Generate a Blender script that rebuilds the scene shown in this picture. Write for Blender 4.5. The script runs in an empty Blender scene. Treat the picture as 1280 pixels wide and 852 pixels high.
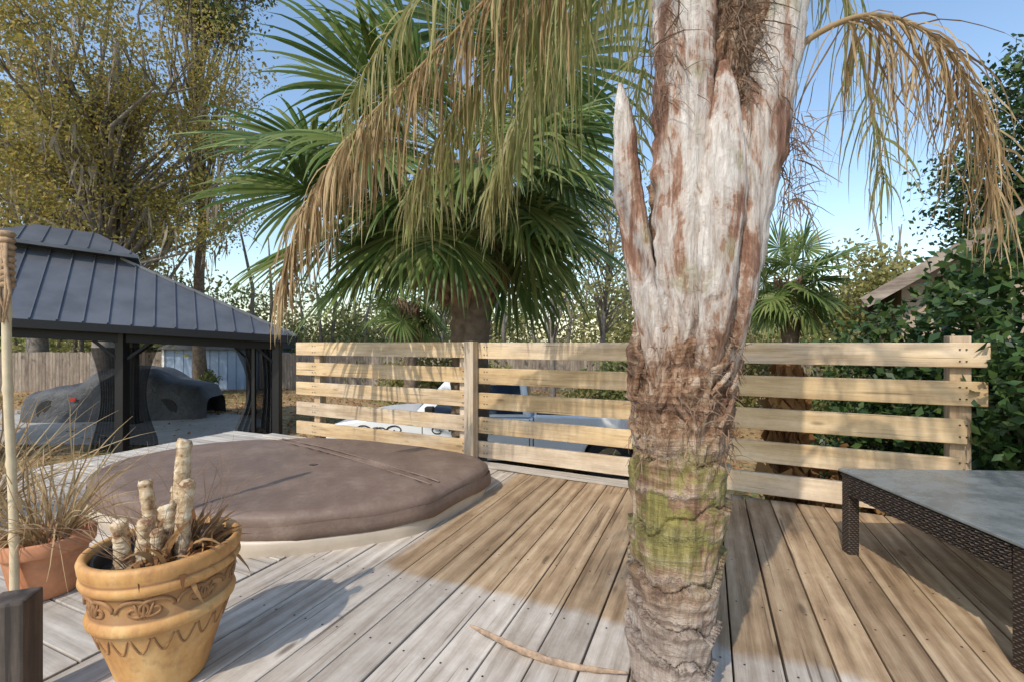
import bpy, math, random
import numpy as np
from mathutils import Vector, noise, Matrix
random.seed(7); rng=np.random.default_rng(7)
S=bpy.context.scene
R=math.radians

# ------------------------------------------------------------ helpers
def link(o,parent=None):
    S.collection.objects.link(o)
    if parent: o.parent=parent
    return o
def empty(name,loc=(0,0,0),rotz=0):
    o=bpy.data.objects.new(name,None); o.location=loc; o.rotation_euler=(0,0,rotz); o.empty_display_size=.2
    return link(o)
def mobj(name,V,F,mat,parent=None,smooth=False,bevel=0,loc=None,rotz=0):
    me=bpy.data.meshes.new(name); me.from_pydata([tuple(v) for v in V],[],F); me.update()
    if smooth: me.polygons.foreach_set('use_smooth',[True]*len(me.polygons))
    o=bpy.data.objects.new(name,me); me.materials.append(mat)
    if loc: o.location=loc
    o.rotation_euler=(0,0,rotz)
    link(o,parent)
    if bevel:
        b=o.modifiers.new('bevel','BEVEL'); b.width=bevel; b.segments=2; b.limit_method='ANGLE'; b.angle_limit=R(40)
    return o
class MB:
    def __init__(s): s.V=[]; s.F=[]
    def box(s,x0,x1,y0,y1,z0,z1,fn=None):
        b=len(s.V)
        c=[(x0,y0,z0),(x1,y0,z0),(x1,y1,z0),(x0,y1,z0),(x0,y0,z1),(x1,y0,z1),(x1,y1,z1),(x0,y1,z1)]
        if fn: c=[fn(*p) for p in c]
        s.V+=c
        s.F+=[[b+i for i in f] for f in ((3,2,1,0),(4,5,6,7),(0,1,5,4),(1,2,6,5),(2,3,7,6),(3,0,4,7))]
    def beam(s,p,q,w,h):
        p=Vector(p);q=Vector(q);d=(q-p).normalized()
        up=Vector((0,0,1)) if abs(d.z)<.95 else Vector((0,1,0))
        a=d.cross(up).normalized()*w/2; u=a.cross(d).normalized()*h/2
        b=len(s.V)
        s.V+=[p-a-u,p+a-u,p+a+u,p-a+u,q-a-u,q+a-u,q+a+u,q-a+u]
        s.F+=[[b+i for i in f] for f in ((0,1,2,3),(7,6,5,4),(0,4,5,1),(1,5,6,2),(2,6,7,3),(3,7,4,0))]
    def tube(s,P,Rd,n=10,cap=True,jit=0,flat=None):
        P=[Vector(p) for p in P]; b=len(s.V); m=len(P)
        ref=Vector((0.3,1,0)).normalized()
        for i,p in enumerate(P):
            d=(P[min(i+1,m-1)]-P[max(i-1,0)]).normalized()
            a=d.cross(ref)
            if a.length<.05: a=d.cross(Vector((1,0,0)))
            a.normalize(); c=a.cross(d).normalized()
            for k in range(n):
                t=2*math.pi*k/n; r=Rd[i] if hasattr(Rd,'__len__') else Rd
                r*=1+random.uniform(-jit,jit)
                f=flat[i] if flat else 1
                s.V.append(p+a*math.cos(t)*r+c*math.sin(t)*r*f)
        for i in range(m-1):
            for k in range(n):
                s.F.append([b+i*n+k,b+i*n+(k+1)%n,b+(i+1)*n+(k+1)%n,b+(i+1)*n+k])
        if cap:
            s.F.append([b+k for k in range(n)][::-1]); s.F.append([b+(m-1)*n+k for k in range(n)])
    def lathe(s,prof,n=64,c=(0,0,0),warp=None):
        b=len(s.V); m=len(prof)
        for r,z in prof:
            for k in range(n):
                t=2*math.pi*k/n; s.V.append((c[0]+r*math.cos(t),c[1]+r*math.sin(t),c[2]+z))
        for i in range(m-1):
            for k in range(n):
                s.F.append([b+i*n+k,b+i*n+(k+1)%n,b+(i+1)*n+(k+1)%n,b+(i+1)*n+k])
    def ribbon(s,p0,d,L,w,droop,n=5,side=None,wob=0):
        p=Vector(p0); d=Vector(d).normalized()
        sd=Vector(side) if side is not None else d.cross(Vector((random.gauss(0,1),random.gauss(0,1),random.gauss(0,1))))
        if sd.length<1e-3: sd=Vector((1,0,0))
        sd.normalize(); b=len(s.V)
        for i in range(n+1):
            t=i/n; ww=w*.5*min(1,.35+t*3)*(1-t**2.2)+.0006
            s.V+= [p-sd*ww,p+sd*ww]
            d=(d+Vector((random.gauss(0,wob),random.gauss(0,wob),-droop/n))).normalized()
            p=p+d*(L/n)
        for i in range(n): s.F.append([b+2*i,b+2*i+1,b+2*i+3,b+2*i+2])
    def obj(s,name,mat,parent=None,**k): return mobj(name,s.V,s.F,mat,parent,**k)

def quads(name,C,size,mat,parent=None,aspect=.5,vert=0,flat=0):
    """mass of small leaf faces"""
    C=np.asarray(C,float); n=len(C)
    u=rng.normal(size=(n,3)); v=rng.normal(size=(n,3))
    if vert: u[:,:2]*=.3; u[:,2]=1
    if flat: u[:,2]*=.15; v[:,2]*=.15
    u/=np.linalg.norm(u,axis=1)[:,None]
    v-=u*(u*v).sum(1)[:,None]; v/=np.linalg.norm(v,axis=1)[:,None]
    w=np.cross(u,v)
    L=(size*rng.uniform(.6,1.35,n))[:,None]*.5; W=L*aspect
    fold=w*L*.18
    V=np.empty((n,4,3)); V[:,0]=C-u*L; V[:,1]=C+v*W+fold-u*L*.1; V[:,2]=C+u*L; V[:,3]=C-v*W+fold-u*L*.1
    me=bpy.data.meshes.new(name); me.vertices.add(n*4); me.vertices.foreach_set('co',V.ravel())
    me.loops.add(n*4); me.loops.foreach_set('vertex_index',np.arange(n*4,dtype=np.int32))
    me.polygons.add(n); me.polygons.foreach_set('loop_start',np.arange(0,n*4,4,dtype=np.int32))
    me.update(calc_edges=True); me.validate()
    me.materials.append(mat)
    return link(bpy.data.objects.new(name,me),parent)

# ------------------------------------------------------------ materials
class NT:
    def __init__(s,name):
        s.m=bpy.data.materials.new(name); s.m.use_nodes=True; s.t=s.m.node_tree; s.n=s.t.nodes; s.l=s.t.links
        s.b=s.n['Principled BSDF']; s.out=s.n['Material Output']
    def node(s,t,**k):
        x=s.n.new(t)
        for a,v in k.items(): setattr(x,a,v)
        return x
    def put(s,sock,v):
        if hasattr(v,'is_linked') or isinstance(v,bpy.types.NodeSocket): s.l.new(v,sock)
        else: sock.default_value=v
    def coord(s,scale=(1,1,1),kind='Object',island=0):
        tc=s.node('ShaderNodeTexCoord'); v=tc.outputs[kind]
        if island:
            g=s.node('ShaderNodeNewGeometry'); mu=s.node('ShaderNodeMath',operation='MULTIPLY'); s.l.new(g.outputs['Random Per Island'],mu.inputs[0]); mu.inputs[1].default_value=57.
            ad=s.node('ShaderNodeVectorMath',operation='ADD'); s.l.new(v,ad.inputs[0]); s.l.new(mu.outputs[0],ad.inputs[1]); v=ad.outputs[0]
        mp=s.node('ShaderNodeMapping'); mp.inputs['Scale'].default_value=scale; s.l.new(v,mp.inputs['Vector']); return mp.outputs[0]
    def noise(s,vec,scale=5,detail=5,rough=.6,dist=0):
        x=s.node('ShaderNodeTexNoise'); s.l.new(vec,x.inputs['Vector']); x.inputs['Scale'].default_value=scale
        x.inputs['Detail'].default_value=detail; x.inputs['Roughness'].default_value=rough; x.inputs['Distortion'].default_value=dist
        return x.outputs['Fac']
    def ramp(s,fac,stops):
        x=s.node('ShaderNodeValToRGB'); s.l.new(fac,x.inputs[0]); e=x.color_ramp.elements
        while len(e)<len(stops): e.new(.5)
        for i,(p,c) in enumerate(stops):
            e[i].position=p; e[i].color=(*c,1) if hasattr(c,'__len__') else (c,c,c,1)
        return x.outputs[0]
    def mix(s,f,a,b,mode='MIX'):
        x=s.node('ShaderNodeMix',data_type='RGBA',blend_type=mode)
        s.put(x.inputs[0],f); 
        for i,v in ((6,a),(7,b)):
            if isinstance(v,(tuple,list)): v=(*v[:3],1)
            s.put(x.inputs[i],v)
        return x.outputs[2]
    def math(s,op,a,b=0,clamp=False):
        x=s.node('ShaderNodeMath',operation=op,use_clamp=clamp); s.put(x.inputs[0],a); s.put(x.inputs[1],b); return x.outputs[0]
    def island(s): return s.node('ShaderNodeNewGeometry').outputs['Random Per Island']
    def bump(s,h,strength=.3,dist=.01):
        x=s.node('ShaderNodeBump'); x.inputs['Strength'].default_value=strength; x.inputs['Distance'].default_value=dist
        s.l.new(h,x.inputs['Height']); s.l.new(x.outputs[0],s.b.inputs['Normal']); return x
    def fin(s,col=None,rough=.7,metal=0):
        if col is not None:
            if isinstance(col,(tuple,list)): col=(*col[:3],1)
            s.put(s.b.inputs['Base Color'],col)
        s.put(s.b.inputs['Roughness'],rough); s.b.inputs['Metallic'].default_value=metal
        return s.m

def simple(name,c,rough=.6,metal=0,var=.25,scale=12,bump=0.1,coat=0):
    t=NT(name); v=t.coord(); n=t.noise(v,scale,6,.65)
    col=t.ramp(n,[(.3,tuple(x*(1-var) for x in c)),(.7,tuple(min(1,x*(1+var)) for x in c))])
    if bump: t.bump(n,bump,.01)
    if coat: t.b.inputs['Coat Weight'].default_value=coat
    return t.fin(col,rough,metal)
def leafmat(name,cols,trans=.35,rough=.5,spec=.4):
    t=NT(name); r=t.island(); v=t.coord(); n=t.noise(v,.55,3)
    f=t.math('ADD',t.math('MULTIPLY',r,.6),t.math('MULTIPLY',n,.4))
    k=len(cols); col=t.ramp(f,[(.12+.7*i/(k-1),c) for i,c in enumerate(cols)])
    t.fin(col,rough); t.b.inputs['Specular IOR Level'].default_value=spec
    tr=t.node('ShaderNodeBsdfTranslucent'); t.l.new(col,tr.inputs['Color'])
    mx=t.node('ShaderNodeMixShader'); mx.inputs[0].default_value=trans
    t.l.new(t.b.outputs[0],mx.inputs[1]); t.l.new(tr.outputs[0],mx.inputs[2]); t.l.new(mx.outputs[0],t.out.inputs['Surface'])
    return t.m
def woodmat(name,dark,mid,light,gray=None,graymix=.5,area_mask=None,knots=True):
    t=NT(name)
    v0=t.coord((1,1,1),island=1)
    w=t.node('ShaderNodeTexWave',wave_type='BANDS',bands_direction='Y'); t.l.new(t.coord((.35,5,5),island=1),w.inputs['Vector'])
    w.inputs['Scale'].default_value=.9; w.inputs['Distortion'].default_value=9; w.inputs['Detail'].default_value=3; w.inputs['Detail Scale'].default_value=.6
    fine=t.noise(t.coord((4,120,120),island=1),1,5,.75); streak=t.noise(t.coord((1.1,19,19),island=1),1,7,.75,.6); blot=t.noise(t.coord((2.2,6,6),island=1),1.2,6,.65)
    g=t.math('ADD',t.math('ADD',t.math('MULTIPLY',w.outputs['Fac'],.08),t.math('MULTIPLY',blot,.32)),t.math('ADD',t.math('MULTIPLY',fine,.22),t.math('MULTIPLY',streak,.44)))
    def col3(d,m,l): return t.ramp(g,[(.40,d),(.52,m),(.64,l)])
    base=col3(dark,mid,light)
    if gray:
        gc=col3(*gray)
        if area_mask:
            base=t.mix(area_mask(t),gc,base)
        else:
            n=t.noise(t.coord((.8,3,3),island=1),1.3,4)
            f=t.ramp(t.math('ADD',n,t.math('MULTIPLY',t.math('SUBTRACT',t.island(),.5),.5)),[(.5-graymix*.35,0.),(.8-graymix*.35,1.)])
            base=t.mix(f,base,gc)
    hs=t.node('ShaderNodeHueSaturation'); t.l.new(base,hs.inputs['Color'])
    t.l.new(t.math('ADD',t.math('MULTIPLY',t.island(),.34),.83),hs.inputs['Value'])
    base=hs.outputs[0]
    if knots:
        vo=t.node('ShaderNodeTexVoronoi'); t.l.new(t.coord((2.0,7,7),island=1),vo.inputs['Vector']); vo.inputs['Scale'].default_value=1.
        k=t.ramp(vo.outputs['Distance'],[(.05,1.),(.12,0.)])
        base=t.mix(t.math('MULTIPLY',k,.7),base,tuple(x*.4 for x in dark))
    dirt=t.ramp(t.noise(v0,3.4,7,.75),[(.46,0.),(.72,.4)])
    base=t.mix(dirt,base,tuple(x*.7 for x in dark))
    crack=t.ramp(t.noise(t.coord((1.3,64,64),island=1),1,2,.5),[(.30,1.),(.33,0.)])
    base=t.mix(t.math('MULTIPLY',crack,.65),base,tuple(x*.35 for x in dark))
    t.bump(g,.3,.003)
    return t.fin(base,.75)

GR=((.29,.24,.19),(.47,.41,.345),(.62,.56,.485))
def brown_area_mask(t):  # browner board colour past one line along and one across the boards
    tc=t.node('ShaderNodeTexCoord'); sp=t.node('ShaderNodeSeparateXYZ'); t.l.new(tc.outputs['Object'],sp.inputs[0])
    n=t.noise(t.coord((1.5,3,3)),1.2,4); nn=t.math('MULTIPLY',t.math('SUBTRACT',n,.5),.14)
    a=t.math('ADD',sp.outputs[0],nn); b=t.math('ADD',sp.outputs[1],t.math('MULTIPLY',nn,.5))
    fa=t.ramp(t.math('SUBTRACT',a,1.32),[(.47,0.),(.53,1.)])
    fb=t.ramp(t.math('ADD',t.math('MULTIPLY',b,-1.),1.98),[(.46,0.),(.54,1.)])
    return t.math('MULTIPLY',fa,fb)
M_deck=woodmat('weathered_deck_wood',(.175,.108,.058),(.355,.240,.138),(.52,.385,.245),GR,area_mask=brown_area_mask)
M_deck2=woodmat('grey_deck_wood',(.30,.26,.21),(.48,.43,.37),(.63,.58,.51))
M_fence=woodmat('pine_fence_wood',(.40,.255,.12),(.62,.44,.235),(.78,.59,.36),((.30,.22,.145),(.49,.385,.275),(.66,.54,.40)),.38)
M_post=woodmat('fence_post_wood',(.32,.21,.115),(.53,.38,.23),(.67,.52,.34),((.30,.23,.165),(.46,.375,.29),(.60,.51,.41)),.5)
M_oldfence=woodmat('old_fence_wood',(.12,.09,.07),(.24,.19,.15),(.36,.30,.24),knots=False)
M_darkpost=woodmat('dark_post_wood',(.03,.022,.017),(.07,.052,.04),(.13,.10,.08))
M_nail=simple('nail_steel',(.06,.05,.045),.5,.6,bump=0)
M_black=simple('black_metal',(.014,.014,.016),.45,.2,var=.15)
M_bark=simple('bark',(.17,.125,.09),.9,0,.5,9,.8)
M_oakbark=simple('grey_bark',(.19,.165,.14),.9,0,.4,7,.8)
M_soil=simple('potting_soil',(.05,.035,.025),.95,0,.5,60,.8)
M_straw=leafmat('dry_frond',[(.20,.12,.055),(.36,.24,.12),(.48,.35,.19),(.56,.44,.26)],.3,.7,.2)
M_frond=leafmat('yellowing_frond',[(.18,.21,.06),(.32,.33,.11),(.43,.40,.17),(.50,.42,.22)],.5)
M_fan=leafmat('fan_palm_green',[(.055,.10,.03),(.11,.18,.05),(.20,.27,.08),(.36,.39,.16)],.42,.4)
M_fan2=leafmat('far_palm_green',[(.09,.15,.04),(.16,.23,.06),(.28,.32,.11)],.4)
M_oak=leafmat('autumn_oak_leaf',[(.15,.16,.05),(.27,.245,.065),(.40,.32,.08),(.47,.34,.10)],.5)
M_tree=leafmat('tree_leaf',[(.08,.11,.035),(.15,.185,.055),(.25,.26,.085),(.34,.31,.13)],.45)
M_tree2=leafmat('yellow_tree_leaf',[(.19,.20,.06),(.31,.30,.10),(.44,.38,.15)],.45)
M_hedge=leafmat('glossy_shrub_leaf',[(.014,.035,.010),(.028,.065,.016),(.055,.11,.026),(.11,.16,.04)],.2,.45,.45)
M_moss=leafmat('hanging_moss',[(.20,.165,.11),(.30,.25,.17),(.38,.32,.23)],.3,.8,.1)
M_litter=leafmat('fallen_leaf',[(.16,.07,.03),(.30,.15,.06),(.42,.25,.11)],.1,.8,.2)

# ------------------------------------------------------------ ground
GZ=-1.2
def ground_mat():
    t=NT('leafy_lawn'); v=t.coord()
    big=t.noise(v,.22,4,.6); fine=t.noise(v,9,8,.75); mid=t.noise(v,1.6,6,.65)
    lit=t.ramp(fine,[(.32,(.19,.11,.05)),(.52,(.42,.28,.13)),(.72,(.60,.44,.23))])
    gr=t.ramp(fine,[(.32,(.07,.085,.025)),(.55,(.17,.18,.055)),(.75,(.30,.28,.11))])
    f=t.ramp(t.math('ADD',t.math('MULTIPLY',big,.6),t.math('MULTIPLY',mid,.4)),[(.42,0.),(.52,1.)])
    t.bump(fine,.8,.05); return t.fin(t.mix(f,gr,lit),.95)
n=60; V=[];F=[]
for j in range(n+1):
    for i in range(n+1):
        u=(i/n*2-1); w=(j/n*2-1); x=math.copysign(abs(u)**2.5,u)*400; y=math.copysign(abs(w)**2.5,w)*400
        V.append((x,y,GZ+.05*noise.noise(Vector((x*.2,y*.2,0))) if math.hypot(x,y)>25 else GZ))
for j in range(n):
    for i in range(n): a=j*(n+1)+i; F.append([a,a+1,a+n+2,a+n+1])
mobj('ground',V,F,ground_mat(),smooth=True)
def conc():
    t=NT('concrete'); v=t.coord(); a=t.noise(v,1.2,6,.7); b=t.noise(v,25,4,.7)
    c=t.ramp(t.math('ADD',t.math('MULTIPLY',a,.6),t.math('MULTIPLY',b,.4)),[(.35,(.32,.30,.27)),(.65,(.56,.53,.49))]); t.bump(b,.3,.01); return t.fin(c,.9)
M_conc=conc()
mobj('concrete_driveway',[(-19,10.4,GZ+.012),(-6.6,10.2,GZ+.012),(-6.9,13.2,GZ+.012),(-9,14.8,GZ+.012),(-20,16,GZ+.012)],[[0,1,2,3,4]],M_conc)
N=26000
C=np.c_[rng.uniform(-22,9,N),rng.uniform(5.5,24,N),np.full(N,GZ+.03)+rng.uniform(0,.03,N)]
keep=~((C[:,0]<-6.8)&(C[:,1]>10.2)&(C[:,1]<14.5)&(rng.uniform(0,1,N)<.93)); C=C[keep]
quads('leaf_litter',C,.1,M_litter,flat=1,aspect=.7)

# ------------------------------------------------------------ deck
th=math.atan2(.919,.395)
deck=empty('wooden_deck')
def fe(y): return 3.636+.057*y
mb=MB(); nb=MB(); W=.152; P=.159
y=1.985-W
while y>-4.2:
    s0=-2.0; e=fe(y)+.06
    cuts=[s0]
    if random.random()<.3: cuts.append(random.choice([-.8,.4,2.83 if y<-.9 else -.4]))
    cuts.append(e+random.uniform(-.01,.015))
    for a,b in zip(cuts[:-1],cuts[1:]):
        dz=random.uniform(-.003,.003); sk_=random.uniform(-.0015,.0015)
        mb.box(a+.002,b-.002,y+sk_,y+W+sk_,-.036,dz)
        for sx in np.arange(-1.9,3.6,.406):
            if a+.05<sx<b-.03:
                for k in (.03,W-.03):
                    cx=sx+random.uniform(-.008,.008); cy=y+k+random.uniform(-.006,.006); z=dz+.0012
                    bi=len(nb.V)
                    for q in range(8):
                        nb.V.append((cx+.0042*math.cos(q*math.pi/4),cy+.0042*math.sin(q*math.pi/4),z))
                    nb.F.append([bi+q for q in range(8)])
    y-=P
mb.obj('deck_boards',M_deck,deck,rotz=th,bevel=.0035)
nb.obj('deck_nails',M_nail,deck,rotz=th)
mb=MB(); s=-2.0
while s<3.85:
    mb.box(2.0,5.45+random.uniform(-.01,.01),-s-W,-s,-.036,random.uniform(-.002,.002)); s+=P
mb.obj('deck_side_boards',M_deck2,deck,rotz=th+math.pi/2,bevel=.0035)
mb=MB()
mb.box(-1.9,3.55,-4.2,5.4,-.24,-.05)
mb.obj('deck_frame',M_darkpost,deck,rotz=th)
mb=MB()
for a in (-1.8,0,1.8,3.45):
    for b in (-4,-1.5,1,3.2,5.2): mb.box(a-.06,a+.06,b-.06,b+.06,GZ-.1,-.06)
mb.obj('deck_footings',M_oldfence,deck,rotz=th)

# ------------------------------------------------------------ deck fence
FA=(-2.49,5.3,0); fang=math.atan2(-.4465,.895)
fence=empty('deck_fence',FA,fang)
mb=MB(); L=5.9
for i in range(5):
    z=.05+i*.225
    for a,b in ((-.03,2.36),(2.42,L)):
        dz=random.uniform(-.008,.008); sl=random.uniform(-.006,.006)
        yy=random.uniform(-.004,.004)
        mb.box(a,b-( .10 if i in(1,2) and a>0 else 0)+random.uniform(-.02,.02),yy,yy+.038,z+dz,z+dz+.146,fn=lambda x,y,zz:(x,y,zz+sl*(x/3)))
mb.obj('rails',M_fence,fence,bevel=.004)
pv=MB()
for (x0,x1,y0,y1,z0,z1) in ((.22,.31,.045,.135,GZ-.1,1.1),(2.2,2.29,.045,.135,GZ-.1,1.1),(4.15,4.24,.045,.135,GZ-.1,1.09),(5.74,5.84,.045,.14,GZ-.1,1.14),(2.343,2.437,-.10,-.006,0,1.11)):
    pv.box(z0,z1,y0,y1,-x1,-x0)
o=pv.obj('posts',M_post,fence,bevel=.004); o.rotation_euler=(0,-math.pi/2,0)
nb=MB()
for x in (2.27,2.30,2.50,2.53,.25,.29,4.18,4.21,5.77,5.80):
    for i in range(5):
        for k in (.04,.11): nb.box(x-.004,x+.004,-.0085,-.004,.05+i*.225+k-.004,.05+i*.225+k+.004)
nb.obj('screws',M_nail,fence)
mb=MB(); mb.box(-.4,4.4,-.16,-.03,.004,.024); mb.obj('edge_board',M_deck2,fence,bevel=.003)

# ------------------------------------------------------------ hot tub
tub=empty('hot_tub')
out=[(-.19,3.46),(-.17,3.30),(-.27,3.10),(-.43,2.80),(-.50,2.66),(-.66,2.55),(-.93,2.42),(-1.3,2.33),(-1.75,2.40),(-2.3,2.64),(-2.80,2.98),(-3.02,3.3),(-2.99,3.70),(-2.75,4.06),(-2.3,4.25),(-1.51,4.24),(-.8,3.96),(-.32,3.68)]
def smooth_loop(P,it=2):
    for _ in range(it):
        Q=[]
        for i in range(len(P)):
            a=P[i];b=P[(i+1)%len(P)]
            Q.append((a[0]*.75+b[0]*.25,a[1]*.75+b[1]*.25)); Q.append((a[0]*.25+b[0]*.75,a[1]*.25+b[1]*.75))
        P=Q
    return P
out=smooth_loop(out); cx=sum(p[0] for p in out)/len(out); cy=sum(p[1] for p in out)/len(out)
def vinyl():
    t=NT('brown_vinyl'); v=t.coord(); a=t.noise(v,2.2,7,.7); b=t.noise(v,60,3,.6); d=t.noise(v,9,6,.75)
    c=t.ramp(a,[(.3,(.125,.082,.062)),(.55,(.185,.125,.095)),(.8,(.28,.205,.16))])
    c=t.mix(t.ramp(d,[(.5,0.),(.75,.4)]),c,(.33,.26,.21))
    hsum=t.math('ADD',t.math('MULTIPLY',a,.9),t.math('MULTIPLY',b,.06)); t.bump(hsum,.5,.03); return t.fin(c,.6)
M_vinyl=vinyl()
sa=Vector((-2.19,4.20)); sb=Vector((-.42,2.80)); sd=(sb-sa).normalized(); sn=Vector((-sd.y,sd.x))
V=[];F=[];m=len(out)
def ztop(x,y,k):
    d=abs((Vector((x,y))-sa).dot(sn)); z=.215+.03*(1-k**2)
    z-= .028*math.exp(-(d/.02)**2)
    z+=.007*noise.noise(Vector((x*3,y*3,1)))+.014*noise.noise(Vector((x*1.1,y*1.1,4)))+.003*noise.noise(Vector((x*11,y*5,4)))
    if k>.95: z-=.025*((k-.95)/.05)**2
    return z
K=[0.02]+[i/60 for i in range(1,60)]+[.990,.995,1.]
for k in K:
    for p in out:
        x=cx+(p[0]-cx)*k; y=cy+(p[1]-cy)*k; V.append((x,y,ztop(x,y,k)))
for (k,z) in ((1.005,.17),(1.004,.12),(.995,.11),(.97,.11)):
    for i,p in enumerate(out):
        x=cx+(p[0]-cx)*k; y=cy+(p[1]-cy)*k; V.append((x,y,z+.008*noise.noise(Vector((x*6,y*6,0)))))
nr=len(K)+4
for r in range(nr-1):
    for i in range(m): F.append([r*m+i,r*m+(i+1)%m,(r+1)*m+(i+1)%m,(r+1)*m+i])
F.append([i for i in range(m)][::-1])
mobj('cover',V,F,M_vinyl,tub,smooth=True)
V=[];F=[]
for k,z in ((1.008,.155),(1.014,.12),(1.018,.075),(1.012,.074),(1.004,.11)):
    for i,p in enumerate(out):
        w=.01*math.sin(i*.9)+.008*noise.noise(Vector((i*.3,z*4,0)))
        x=cx+(p[0]-cx)*(k+w*.3); y=cy+(p[1]-cy)*(k+w*.3); V.append((x,y,z+w*.6))
for r in range(4):
    for i in range(m): F.append([r*m+i,r*m+(i+1)%m,(r+1)*m+(i+1)%m,(r+1)*m+i])
mobj('cover_skirt',V,F,M_vinyl,tub,smooth=True)
mb=MB(); 
pts=[]
for i in range(30):
    q=sa.lerp(sb,i/29); kk=max(0,1-abs(i/29*2-1)**2); pts.append((q.x,q.y,.222+.022*kk+.007*noise.noise(Vector((q.x*3,q.y*3,1)))))
for off in (-.035,.035):
    mb.tube([(p[0]+sn.x*off,p[1]+sn.y*off,p[2]+.003) for p in pts[1:-1]],.005,6)
mb.obj('cover_piping',M_vinyl,tub,smooth=True)
V=[];F=[]
for k,z in ((.97,.09),(1.0,.08),(1.006,.065),(1.004,.03),(.995,.0),(.98,-.3),(.94,-.9)):
    for p in out: V.append((cx+(p[0]-cx)*k-.02,cy+(p[1]-cy)*k-.02,z))
for r in range(6):
    for i in range(m): F.append([r*m+i,r*m+(i+1)%m,(r+1)*m+(i+1)%m,(r+1)*m+i])
mobj('acrylic_shell',V,F,simple('beige_acrylic',(.50,.42,.33),.45,var=.15,scale=4,bump=.03),tub,smooth=True)

# ------------------------------------------------------------ palm trunk
def trunk_mat():
    t=NT('palm_bark_lower'); v=t.coord((1,1,1)); ring=t.noise(t.coord((2,2,16)),1.6,6,.7,.4); fib=t.noise(t.coord((34,34,2.2)),1,6,.75); b=t.noise(v,5,7,.7)
    g=t.math('ADD',t.math('MULTIPLY',ring,.4),t.math('ADD',t.math('MULTIPLY',fib,.35),t.math('MULTIPLY',b,.3)))
    c=t.ramp(g,[(.39,(.06,.03,.018)),(.47,(.20,.11,.06)),(.53,(.35,.225,.135)),(.59,(.49,.38,.28)),(.67,(.64,.58,.51))])
    sp=t.node('ShaderNodeSeparateXYZ'); tc=t.node('ShaderNodeTexCoord'); t.l.new(tc.outputs['Object'],sp.inputs[0])
    z=sp.outputs[2]
    lo=t.ramp(z,[(.22,1.),(.42,0.)]); c=t.mix(t.math('MULTIPLY',lo,.6),c,t.ramp(g,[(.4,(.16,.13,.115)),(.68,(.56,.51,.475))]))
    # ring scars
    wz=t.math('ADD',t.math('MULTIPLY',z,8.),t.math('MULTIPLY',b,1.6)); fr=t.math('FRACT',wz)
    scar=t.ramp(fr,[(.0,1.),(.10,.0),(.86,0.),(.97,1.)]); c=t.mix(t.math('MULTIPLY',scar,.6),c,(.10,.055,.035))
    pale=t.ramp(fr,[(.12,.55),(.3,0.)]); c=t.mix(t.math('MULTIPLY',pale,.6),c,(.55,.45,.37))
    hi=t.ramp(z,[(.78,0.),(.92,1.)]); c=t.mix(t.math('MULTIPLY',hi,.75),c,t.ramp(g,[(.40,(.05,.022,.012)),(.51,(.20,.095,.05)),(.56,(.38,.23,.14)),(.63,(.62,.51,.41))]))
    mz=t.ramp(z,[(.36,0.),(.48,1.),(.72,1.),(.82,0.)]); mo=t.ramp(t.noise(v,8,6,.75),[(.46,0.),(.53,1.)])
    c=t.mix(t.math('MULTIPLY',t.math('MULTIPLY',mz,mo),.85),c,t.ramp(fib,[(.4,(.13,.12,.03)),(.6,(.29,.26,.07))]))
    t.bump(t.math('ADD',g,t.math('MULTIPLY',scar,-.12)),1.,.045); return t.fin(c,.9)
def peel_mat():
    t=NT('palm_sheath_peel'); a=t.noise(t.coord((9,9,1.5)),1,7,.65,.6); b=t.noise(t.coord((60,60,3)),1,5,.7); m=t.noise(t.coord((3,3,2.0)),1.8,6,.7,.8); k=t.noise(t.coord((22,22,9)),1,7,.75,1.2)
    g=t.math('ADD',t.math('MULTIPLY',a,.5),t.math('ADD',t.math('MULTIPLY',m,.38),t.math('MULTIPLY',k,.16)))
    c=t.ramp(g,[(.40,(.12,.055,.03)),(.455,(.27,.13,.08)),(.485,(.42,.25,.17)),(.505,(.60,.50,.43)),(.57,(.74,.69,.635)),(.615,(.64,.57,.51)),(.64,(.38,.25,.17)),(.68,(.42,.37,.30))])
    st=t.ramp(b,[(.36,.75),(.52,0.)]); c=t.mix(t.math('MULTIPLY',st,.6),c,(.22,.13,.09))
    gm=t.ramp(t.noise(t.coord((4,4,3)),2,5,.6),[(.56,0.),(.66,.6)]); c=t.mix(gm,c,(.32,.29,.15))
    sp=t.node('ShaderNodeSeparateXYZ'); tc=t.node('ShaderNodeTexCoord'); t.l.new(tc.outputs['Object'],sp.inputs[0])
    zz=t.math('ADD',sp.outputs[2],t.math('MULTIPLY',t.math('SUBTRACT',k,.5),.9))
    z1=t.math('SUBTRACT',zz,.7)
    low=t.ramp(z1,[(.28,1.),(.62,0.)]); c=t.mix(t.math('MULTIPLY',low,.85),c,t.ramp(t.math('ADD',t.math('MULTIPLY',b,.5),t.math('MULTIPLY',k,.5)),[(.38,(.07,.03,.016)),(.47,(.24,.12,.065)),(.54,(.44,.31,.21)),(.61,(.66,.57,.48))]))
    t.bump(t.math('ADD',g,t.math('ADD',t.math('MULTIPLY',b,.4),t.math('MULTIPLY',k,.4))),1.,.03); return t.fin(c,.75)
M_trunk=trunk_mat(); M_peel=peel_mat()
palm=empty('queen_palm_tree')
prof=[(-.3,.50,.115),(.0,.500,.119),(.15,.506,.117),(.30,.513,.127),(.45,.518,.131),(.535,.524,.139),(.7,.53,.134),(.85,.534,.142),(.97,.537,.150),(1.08,.547,.150),(1.22,.565,.142),(1.42,.58,.135),(1.68,.61,.13),(1.95,.65,.12),(2.2,.68,.12),(2.6,.70,.12),(3.0,.72,.11)]
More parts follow.
